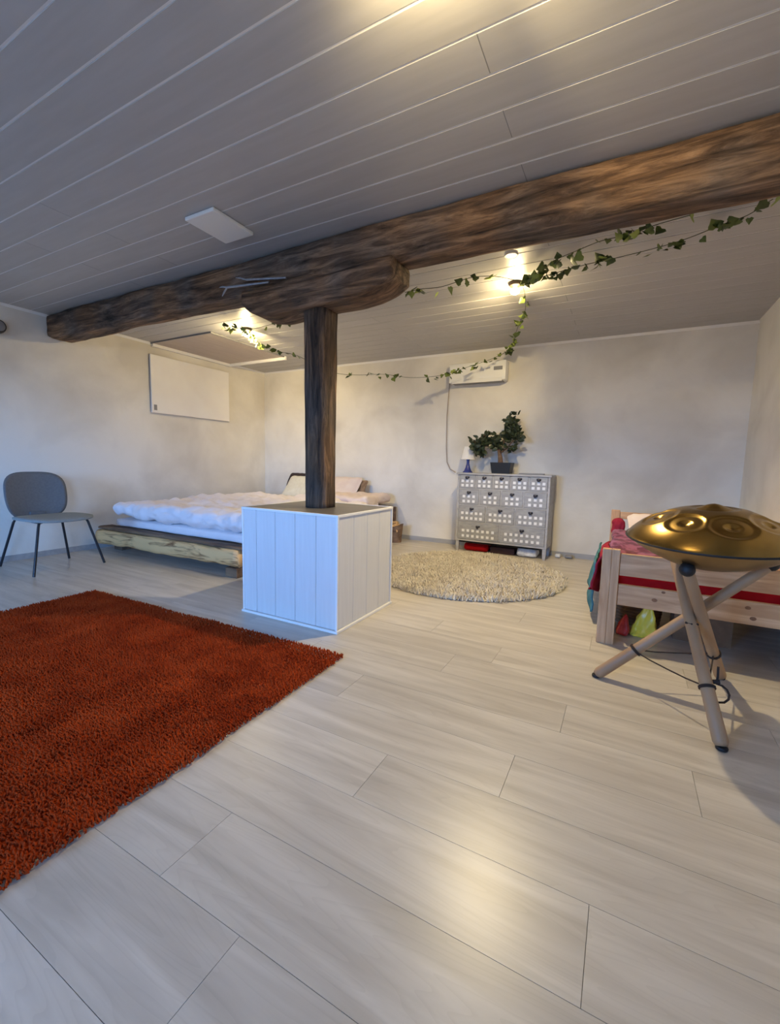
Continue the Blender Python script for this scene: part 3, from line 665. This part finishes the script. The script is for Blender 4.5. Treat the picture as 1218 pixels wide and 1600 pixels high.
def oval(mb, c, d, l, w):
    d = d.normalized(); s_ = d.cross(Vector((rnd.uniform(-1, 1), -1, rnd.uniform(-.6, .6)))).normalized(); n_ = s_.cross(d)
    mb.add([c, c+d*l*.35+s_*w-n_*w*.3, c+d*l*.35-s_*w-n_*w*.3, c+d*l*.75+s_*w*.7-n_*w*.5, c+d*l*.75-s_*w*.7-n_*w*.5, c+d*l-n_*w, c+d*l*.35, c+d*l*.75-n_*w*.2], [(0, 1, 6), (0, 6, 2), (1, 3, 7, 6), (6, 7, 4, 2), (3, 5, 7), (7, 5, 4)])
for (px, py), sd, n in (((799, 664), (7, 13), 85), ((806, 680), (5, 9), 38), ((744, 694), (5, 7), 34), ((756, 692), (6, 8), 34), ((749, 706), (6, 6), 26), ((774, 690), (6, 8), 40), ((778, 700), (7, 6), 16), ((758, 682), (3, 5), 12), ((793, 682), (7, 9), 30), ((798, 700), (6, 6), 10)):
    for i in range(int(n*1.5)):
        c = W3(px+rnd.gauss(0, sd[0]*.55), py+rnd.gauss(0, sd[1]*.55), 4.98+rnd.gauss(0, .045))
        if c.z > .13: oval(lf, c, Vector((rnd.uniform(-1, 1), rnd.uniform(-1, 1), rnd.uniform(-.5, .9))), rnd.uniform(.055, .09), rnd.uniform(.016, .024))
tag(lf.build('foliage', LEAFD, pl, smooth=True), kind='stuff')
bk_ = MB().box(-.13, .13, -.05, .05, 0, .012, .002).build('flat_tray', GREYP); bk_.location = (-.90, 4.96, DZ); tag(bk_, 'thin dark flat tray lying on the right end of the dresser', 'tray')
# things under it
def bag(name, x0, x1, y0, y1, z0, z1, material, label, cat, seed, amp=.02):
    if 'snack' in name:
        mb = MB().soft(x0, x1, y0, y1, z0, z1, .02, 16, .012, 22, seed); cx_, cy_ = (x0+x1)/2, (y0+y1)/2
        mb.v = [(cx_+(v[0]-cx_)*(1-.75*k_)+.015*k_, cy_+(v[1]-cy_)*(1-.8*k_), v[2]) for v in mb.v for k_ in [((v[2]-z0)/(z1-z0))**1.3 if v[2] > z0 else 0]]
        return tag(mb.build(name, material, smooth=True), label, cat)
    return tag(MB().soft(x0, x1, y0, y1, z0, z1, min(x1-x0, y1-y0, z1-z0)*.42, 16, amp, 9, seed).build(name, material, smooth='all'), label, cat)
bag('storage_bag', -1.62, -1.33, 4.87, 5.12, .004, .10, REDS, 'flat dark red bag stored under the left half of dresser', 'bag', 1, .006)
tag(MB().box(-1.31, -1.03, 4.90, 5.10, .002, .075, .01).build('shoe_box', mat('dark_box_card', (.05, .02, .02), .7)), 'dark low box under the middle of the dresser', 'box')
bag('toy_bag', -1.005, -.78, 4.86, 5.06, .004, .105, PALEP, 'crumpled pale grey plastic bag under right side of dresser', 'bag', 4, .012)
bag('small_stone', -.62, -.56, 5.05, 5.11, .002, .045, PALEP, 'small pale lump on floor by wall just right of dresser', 'stone', 6, .004)
bag('dark_lump', -.52, -.44, 5.07, 5.13, .002, .04, GREYP, 'small dark lump on the floor by wall beside the pale one', 'stone', 7, .004)

# ------------------------------------------------------------------ pine child bed
pb = thing('pine_bed', 'low pine single bed with slatted foot end standing in right corner', 'bed', (.44, 3.5, 0))
def Q(x0, x1, y0, y1, z0, z1, name, material, b=.004, label=None): return MB().box(x0-.44, x1-.44, y0-3.5, y1-3.5, z0, z1, b).build(name, material, pb, label=label)
Q(-.078, -.030, 2.700, 2.742, 0, .552, 'post', PINEZ); Q(-.030, .012, 2.702, 2.740, 0, .552, 'post', PINEZ)
Q(.905, .965, 2.700, 2.742, 0, .552, 'post', PINEZ)
Q(.012, .905, 2.715, 2.740, .405, .530, 'end_board', PINE); Q(.012, .905, 2.715, 2.740, .235, .355, 'end_board', PINE)
Q(-.075, -.050, 2.742, 4.29, .23, .34, 'side_rail', PINE); Q(.93, .955, 2.742, 4.29, .23, .34, 'side_rail', PINE)
Q(-.078, -.01, 4.29, 4.335, 0, .64, 'post', PINEZ); Q(.905, .965, 4.29, 4.335, 0, .64, 'post', PINEZ)
Q(-.01, .905, 4.30, 4.325, .565, .625, 'end_board', PINE); Q(-.01, .905, 4.30, 4.325, .30, .42, 'end_board', PINE)
for i in range(10): y = 2.80+i*.155; Q(-.049, .929, y, y+.07, .262, .28, 'slat', PINE, .002)
KB = thing
for (px, py, r_) in ((1022, 938, .010), (1036, 926, .007), (1168, 950, .009), (1176, 967, .010)):
    c = at(px, py, 'y', 2.7145)
    MB().lathe([(r_, 0), (r_*.96, .0012), (.001, .0016)], 14, Matrix.Translation((c.x-.44, 2.7150-3.5, c.z)) @ Matrix.Scale(1.4, 4, (1, 0, 0)) @ Matrix.Rotation(R(90), 4, 'X')).build('knot', KNOT, pb)
tag(MB().soft(-.045, .925, 2.755, 4.27, .285, .425, .04, 16, .004, 4, 2).build('red_mattress', REDS, smooth='all'), 'bright red mattress seen between the boards of the pine bed', 'mattress')
bl = MB().soft(-.055, .90, 2.785, 3.95, .447, .515, .033, 44, .02, 6, 3).build('patterned_blanket', PINKC, smooth='all'); tag(bl, 'dark red and pink patterned blanket rumpled on top of pine bed', 'blanket')
pillow((.28, 4.10, .545), (.46, .32, .12), (28, 0, 4), PILP, 'pale pillow leaning on the head end of the pine bed', 12)
tag(MB().soft(-.065, .03, 4.02, 4.13, .445, .59, .045, 14, .012, 9, 5).build('red_cushion', REDC, smooth='all'), 'small dark red cushion beside the head post of the pine bed', 'cushion')
# cloths hanging over the left side
def drape(x, y0, y1, z0, z1, material, label, cat, seed, name, amp=.03, top=True):
    mb = MB(); nu, nv = 26, 20; vs = []
    for s_ in (0, 1):
        for i in range(nu+1):
            for j in range(nv+1):
                u, v = i/nu, j/nv; y = y0+(y1-y0)*u+.03*(v-.5)*noise.noise(Vector((u*2, v*2, seed))); z = z1+(z0-z1)*v
                xx = x-(.045*u*v if not top else 0)-amp*v*(.6+.5*math.sin(u*9+seed))-.012*noise.noise(Vector((u*5, v*5, seed)))-s_*.012
                if v < .08 and top: xx += .03*(1-v/.08)
                z += (.025*math.sin(u*7+seed) if v > .9 else 0)
                vs.append((xx, y, z))
    o_ = (nu+1)*(nv+1); fs = []
    idx = lambda s_, i, j: s_*o_+i*(nv+1)+j
    for i in range(nu):
        for j in range(nv):
            fs.append((idx(0, i, j), idx(0, i+1, j), idx(0, i+1, j+1), idx(0, i, j+1))); fs.append((idx(1, i, j), idx(1, i, j+1), idx(1, i+1, j+1), idx(1, i+1, j)))
    for i in range(nu): fs.append((idx(0, i, 0), idx(1, i, 0), idx(1, i+1, 0), idx(0, i+1, 0))); fs.append((idx(0, i, nv), idx(0, i+1, nv), idx(1, i+1, nv), idx(1, i, nv)))
    for j in range(nv): fs.append((idx(0, 0, j), idx(0, 0, j+1), idx(1, 0, j+1), idx(1, 0, j))); fs.append((idx(0, nu, j), idx(1, nu, j), idx(1, nu, j+1), idx(0, nu, j+1)))
    tag(mb.add(vs, fs).build(name, material, smooth='all'), label, cat)
drape(-.082, 2.86, 3.35, .24, .50, REDC, 'dark red blanket hanging down the left side of pine bed', 'blanket', 2, 'hanging_blanket', .05)
drape(-.118, 3.02, 3.85, .10, .41, TEAL, 'teal cloth hanging below the red blanket beside pine bed', 'cloth', 5, 'hanging_cloth', .03, False)
# toys under the bed
bag('yellow_snack_bag', .095, .245, 2.90, 3.0, .004, .185, YEL, 'crumpled yellow bag standing on floor under pine bed', 'bag', 3, .022)
bag('red_snack_bag', .02, .092, 2.87, 2.97, .004, .125, REDP, 'crumpled red bag on floor beside the pine bed post', 'bag', 5, .018)
bag('striped_bag', -.025, .012, 2.93, 3.01, .004, .17, YEL, 'narrow yellow and white bag behind the left post of pine bed', 'bag', 8, .01)
cbx = thing('cardboard_box', 'open brown cardboard box on the floor under the pine bed', 'box', (.46, 3.10, 0))
for a in ((-.14, .14, -.10, -.094, 0, .16), (-.14, .14, .094, .10, 0, .16), (-.14, -.134, -.094, .094, 0, .16), (.134, .14, -.094, .094, 0, .16)): MB().box(*a).build('side', CARD, cbx)
MB().box(-.134, .134, -.094, .094, 0, .006).build('bottom', CARD, cbx)
wb_ = thing('wicker_basket', 'small brown wicker basket under pine bed behind the bags', 'basket', (.13, 3.22, 0))
m_ = MB()
for i in range(9): z = .012+i*.022; m_.tube([(.13*math.cos(q_/24*6.2832)*(1+.02*i), .10*math.sin(q_/24*6.2832)*(1+.02*i), z) for q_ in range(25)], .011, 6, False)
m_.build('woven_body', CARD, wb_, smooth=True)
for i in range(12):
    a = i*math.pi/6; MB().tube([(.13*math.cos(a), .10*math.sin(a), .002), (.155*math.cos(a), .12*math.sin(a), .205)], .006, 6).build('stake', CARD, wb_)

# ------------------------------------------------------------------ handpan on its tripod
hpn = thing('handpan', 'golden brass handpan drum resting on a wooden tripod stand', 'handpan', (.330, 2.165, .727))
nrm = Vector((-.02, -.075, 1)).normalized()
hpn.rotation_euler = nrm.to_track_quat('Z', 'Y').to_euler(); hpn.rotation_euler.rotate_axis('Z', R(0))
RR = .303
TF = [(R(a), .62*RR, .066 if i % 2 else .074) for i, a in enumerate(range(-155, 205, 45))]
def ztop(x, y):
    r_ = math.hypot(x, y); t = r_/RR; z = .128*(1-t**2.35)**.86 if t < 1 else 0
    for a, rc, s_ in TF:
        dx, dy = x-rc*math.cos(a), y-rc*math.sin(a)
        u = (dx*math.cos(a)+dy*math.sin(a))/(s_*.82); v = (-dx*math.sin(a)+dy*math.cos(a))/s_; q_ = math.hypot(u, v)
        if q_ < 1.25:
            w_ = min(1, max(0, (1.15-q_)/.35)); z -= .0085*w_*w_*(3-2*w_)
            if q_ < .42: z += -.010*math.cos(q_/.42*math.pi/2)**1.3
    if r_ < .085: z -= .006*math.exp(-((r_-.066)/.014)**2)
    if r_ < .045: z += .013*math.cos(r_/.045*math.pi/2)**1.2
    return z
m_ = MB(); n = 220; K = 84; vs = [(0, 0, ztop(0, 0))]
for i in range(1, K+1):
    r_ = RR*(1-(1-i/K)**1.15)
    for j in range(n): q_ = 2*math.pi*j/n; vs.append((r_*math.cos(q_), r_*math.sin(q_), max(0, ztop(r_*math.cos(q_), r_*math.sin(q_)))+.0025))
fs = [(0, 1+j, 1+(j+1) % n) for j in range(n)]+[(1+(i-1)*n+j, 1+i*n+j, 1+i*n+(j+1) % n, 1+(i-1)*n+(j+1) % n) for i in range(1, K) for j in range(n)]
m_.add(vs, fs).build('upper_shell', BRASS, hpn, smooth='all', label='golden top with round tone dimples')
MB().lathe([(.02, -.125), (.05, -.122), (.10, -.112), (.16, -.092), (.22, -.062), (.27, -.030), (.296, -.008), (RR, -.002)], 96).build('lower_shell', BRASSB, hpn, smooth='all', label='duller brass underside')
MB().lathe([(RR-.006, -.0045), (RR+.004, -.0045), (RR+.006, -.001), (RR+.004, .0030), (RR-.006, .0030)], 96).build('rim', RUBBER, hpn, smooth=True, label='dark rim seam')
tp = thing('tripod_stand', 'three-legged beech wood stand with crossing legs holding the handpan', 'stand', (.27, 2.21, 0))
tl_ = Vector((.27, 2.21, 0))
legs = [((.380, 1.865), (.228, 2.42, .618)), ((-.05, 2.235), (.57, 2.30, .630)), ((.48, 2.53), (.236, 1.985, .628))]
LP = []
for (fx, fy_), t_ in legs:
    a = Vector((fx, fy_, .012)); b = Vector(t_); LP.append((a, b))
    d = (b-a)
    lo_ = MB().tube([a-tl_, a+d*.02-tl_, a+d*.3-tl_, a+d*.96-tl_, b-tl_], [.018, .0255, .0235, .021, .018], 16).build('leg', BEECH, tp, smooth='all')
    M = Matrix.Translation(b-d.normalized()*.012-tl_)
    MB().lathe([(.004, -.028), (.019, -.022), (.027, -.008), (.028, .006), (.021, .02), (.006, .027)], 18, M @ d.to_track_quat('Z', 'Y').to_matrix().to_4x4()).build('rubber_cap', RUBBER, lo_, smooth='all')
    MB().lathe([(.014, -.013), (.019, -.011), (.020, -.004), (.018, .0)], 18, Matrix.Translation(a-tl_+Vector((0, 0, .002)))).build('foot_pad', RUBBER, lo_, smooth=True)
def on(i, t): return LP[i][0].lerp(LP[i][1], t)
rp = MB()
for i, t, j, t2 in ((1, .24, 0, .25), (1, .25, 2, .26), (0, .24, 2, .25)):
    a, b = on(i, t), on(j, t2); c = (a+b)/2+Vector((0, 0, -.008)); rp.tube([a-tl_, a.lerp(c, .5)-tl_-Vector((0, 0, .003)), c-tl_, c.lerp(b, .5)-tl_-Vector((0, 0, .003)), b-tl_], .0032, 7)
for i, t in ((0, .245), (1, .245), (2, .25)):
    a, b = LP[i]; c = on(i, t); d = (b-a).normalized(); u = d.orthogonal().normalized(); v = d.cross(u)
    for k_ in range(2): rp.tube([c+d*(.006*k_)+(u*math.cos(q_/14*6.2832)+v*math.sin(q_/14*6.2832))*.027-tl_ for q_ in range(15)], .0034, 6, False)
c = on(0, .27)+Vector((.035, .01, 0))-tl_
rp.tube([c+Vector((.0, 0, .07)), c+Vector((.002, 0, .03)), c, c+Vector((.018, 0, -.002)), c+Vector((.034, 0, -.014)), c+Vector((.043, 0, -.033)), c+Vector((.042, 0, -.052)), c+Vector((.030, 0, -.068)), c+Vector((.012, 0, -.073)), c+Vector((-.01, 0, -.066))], .0042, 7)
rp.tube([c+Vector((-.02, 0, .004)), c+Vector((.01, 0, .012))], .009, 8)
rp.build('rope', ROPE, tp, smooth=True, label='dark cord tying the legs')
kn = on(0, .56)*.5+on(2, .56)*.5-tl_
MB().tube([on(0, .57)-tl_+Vector((-.02, -.012, .0)), on(0, .57)-tl_+Vector((0, -.026, 0)), on(0, .57)-tl_+Vector((.024, -.012, 0))], .005, 7).build('binding', ROPE, tp, smooth=True)

# ------------------------------------------------------------------ ivy garlands
def leaf_mesh(name, material, s_):
    pts = [(0, 0), (.32, -.10), (.62, .12), (.48, .42), (.30, .62), (.0, 1.05), (-.30, .62), (-.48, .42), (-.62, .12), (-.32, -.10)]
    vs = [(x*s_, y*s_, -.18*s_*abs(x)-.10*s_*y*y) for x, y in pts]+[(0, .38*s_, .05*s_)]
    fs = [(i, (i+1) % 10, 10) for i in range(10)]
    return MB().add(vs, fs).mesh(name, material, 'all')
LM = [leaf_mesh('leaf', IVY, .036), leaf_mesh('leaf', IVY, .029), leaf_mesh('leaf', IVYL, .034)]
def garland(pts, label, nleaf, light=.15, dense=None, sz=1):
    t = thing('ivy_garland', label, 'garland', pts[0], 0, 'ivy garlands')
    P0 = Vector(pts[0]); pts = [Vector(p_)-P0 for p_ in pts]; sm = []
    for i in range(len(pts)-1):
        a, b = pts[i], pts[i+1]; pa = pts[max(i-1, 0)]; pb_ = pts[min(i+2, len(pts)-1)]
        for k_ in range(6):
            u = k_/6; sm.append(.5*((2*a)+(b-pa)*u+(2*pa-5*a+4*b-pb_)*u*u+(3*a-pa-3*b+pb_)*u**3))
    sm.append(pts[-1]); MB().tube(sm, .0022, 5).build('cord', CORD, t)
    for i in range(nleaf):
        q_ = rnd.random()
        if dense and rnd.random() < .5: q_ = min(1, max(0, rnd.gauss(dense[int(rnd.random()*len(dense))], .025)))
        k_ = min(len(sm)-2, int(q_*(len(sm)-1))); p_ = sm[k_].lerp(sm[k_+1], rnd.random())
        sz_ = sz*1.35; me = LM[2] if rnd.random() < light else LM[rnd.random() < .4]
        o = bpy.data.objects.new('leaf', me); C.link(o); o.parent = t
        o.location = p_+Vector((rnd.uniform(-.02, .02), rnd.uniform(-.02, .02), rnd.uniform(-.032, .006)))
        o.rotation_euler = (R(rnd.uniform(120, 250)), R(rnd.uniform(-50, 50)), rnd.uniform(0, 6.28)); s2 = rnd.uniform(.7, 1.3)*sz_; o.scale = (s2,)*3
    return t
def hz(pts, z0, z1=None):
    z1 = z0 if z1 is None else z1; n_ = len(pts); return [at(px, py, 'z', z0+(z1-z0)*i/(n_-1)) for i, (px, py) in enumerate(pts)]
LR = Vector((-.80, 3.38, 2.33))
a0 = hz([(1207, 311), (1168, 336), (1130, 350), (1075, 372), (1030, 386), (975, 400), (930, 410), (890, 420), (850, 432), (820, 442)], 2.31, 2.29)
garland(a0, 'long ivy garland strand nearest back wall, running right from ceiling bulb', 64, .08, [.2, .4, .62, .85])
a1 = hz([(1078, 336), (1022, 352), (985, 366), (940, 376), (905, 390), (870, 405), (845, 422), (818, 438)], 2.29, 2.30)
garland(a1, 'short ivy garland strand just under the beam edge, right of ceiling bulb', 44, .25, [.2, .32, .65, .8])
a2 = hz([(632, 457), (655, 452), (690, 448), (735, 434), (775, 432), (812, 440)], 2.27, 2.30)
garland(a2, 'ivy garland strand between the corbel end and the right ceiling bulb', 20, .3, [.2, .45, .6])
# from the lamp along the ceiling, over the air conditioner and back to the far lamp
def vpl(px, py, A, B):
    A, B = Vector(A), Vector(B); n_ = Vector((-(B-A).y, (B-A).x, 0)); d = ray(px, py); return EYE+d*((A-EYE).dot(n_)/d.dot(n_))
A_, B_ = (-.80, 3.40), (-1.28, 4.95)
a3 = [at(*q_, 'z', zz) for q_, zz in (((814, 440), 2.31), ((820, 462), 2.31), ((820, 485), 2.30), ((811, 505), 2.29), ((804, 525), 2.27), ((800, 541), 2.25))]
garland([Vector(p_) for p_ in a3], 'ivy garland hanging from right ceiling bulb back toward the air conditioner', 34, .45, [.45, .6, .9], .95)
A_, B_ = (-1.22, 4.9, 0), (-3.45, 3.42, 0)
a4 = [vpl(px, py, A_, B_) for px, py in ((800, 541), (790, 550), (765, 562), (735, 572), (705, 582), (680, 588), (640, 590), (600, 585), (560, 586), (530, 584), (500, 575), (465, 556), (430, 548), (400, 536))]
garland(a4, 'long sagging ivy garland passing in front of air conditioner behind the post', 78, .12, [.04, .10, .2, .3, .5, .95], 1.0)
a5 = hz([(348, 508), (362, 513), (378, 512), (395, 514), (420, 508), (445, 502), (468, 498)], 2.30, 2.27)
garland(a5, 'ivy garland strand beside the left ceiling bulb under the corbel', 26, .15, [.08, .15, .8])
a6 = hz([(378, 512), (386, 520), (395, 528), (404, 535), (412, 542)], 2.29, 2.27)
garland(a6, 'short clump of lit yellow-green ivy by the left ceiling bulb', 30, .9, [.5])  # bulb light on this clump is put into its paler leaf colour
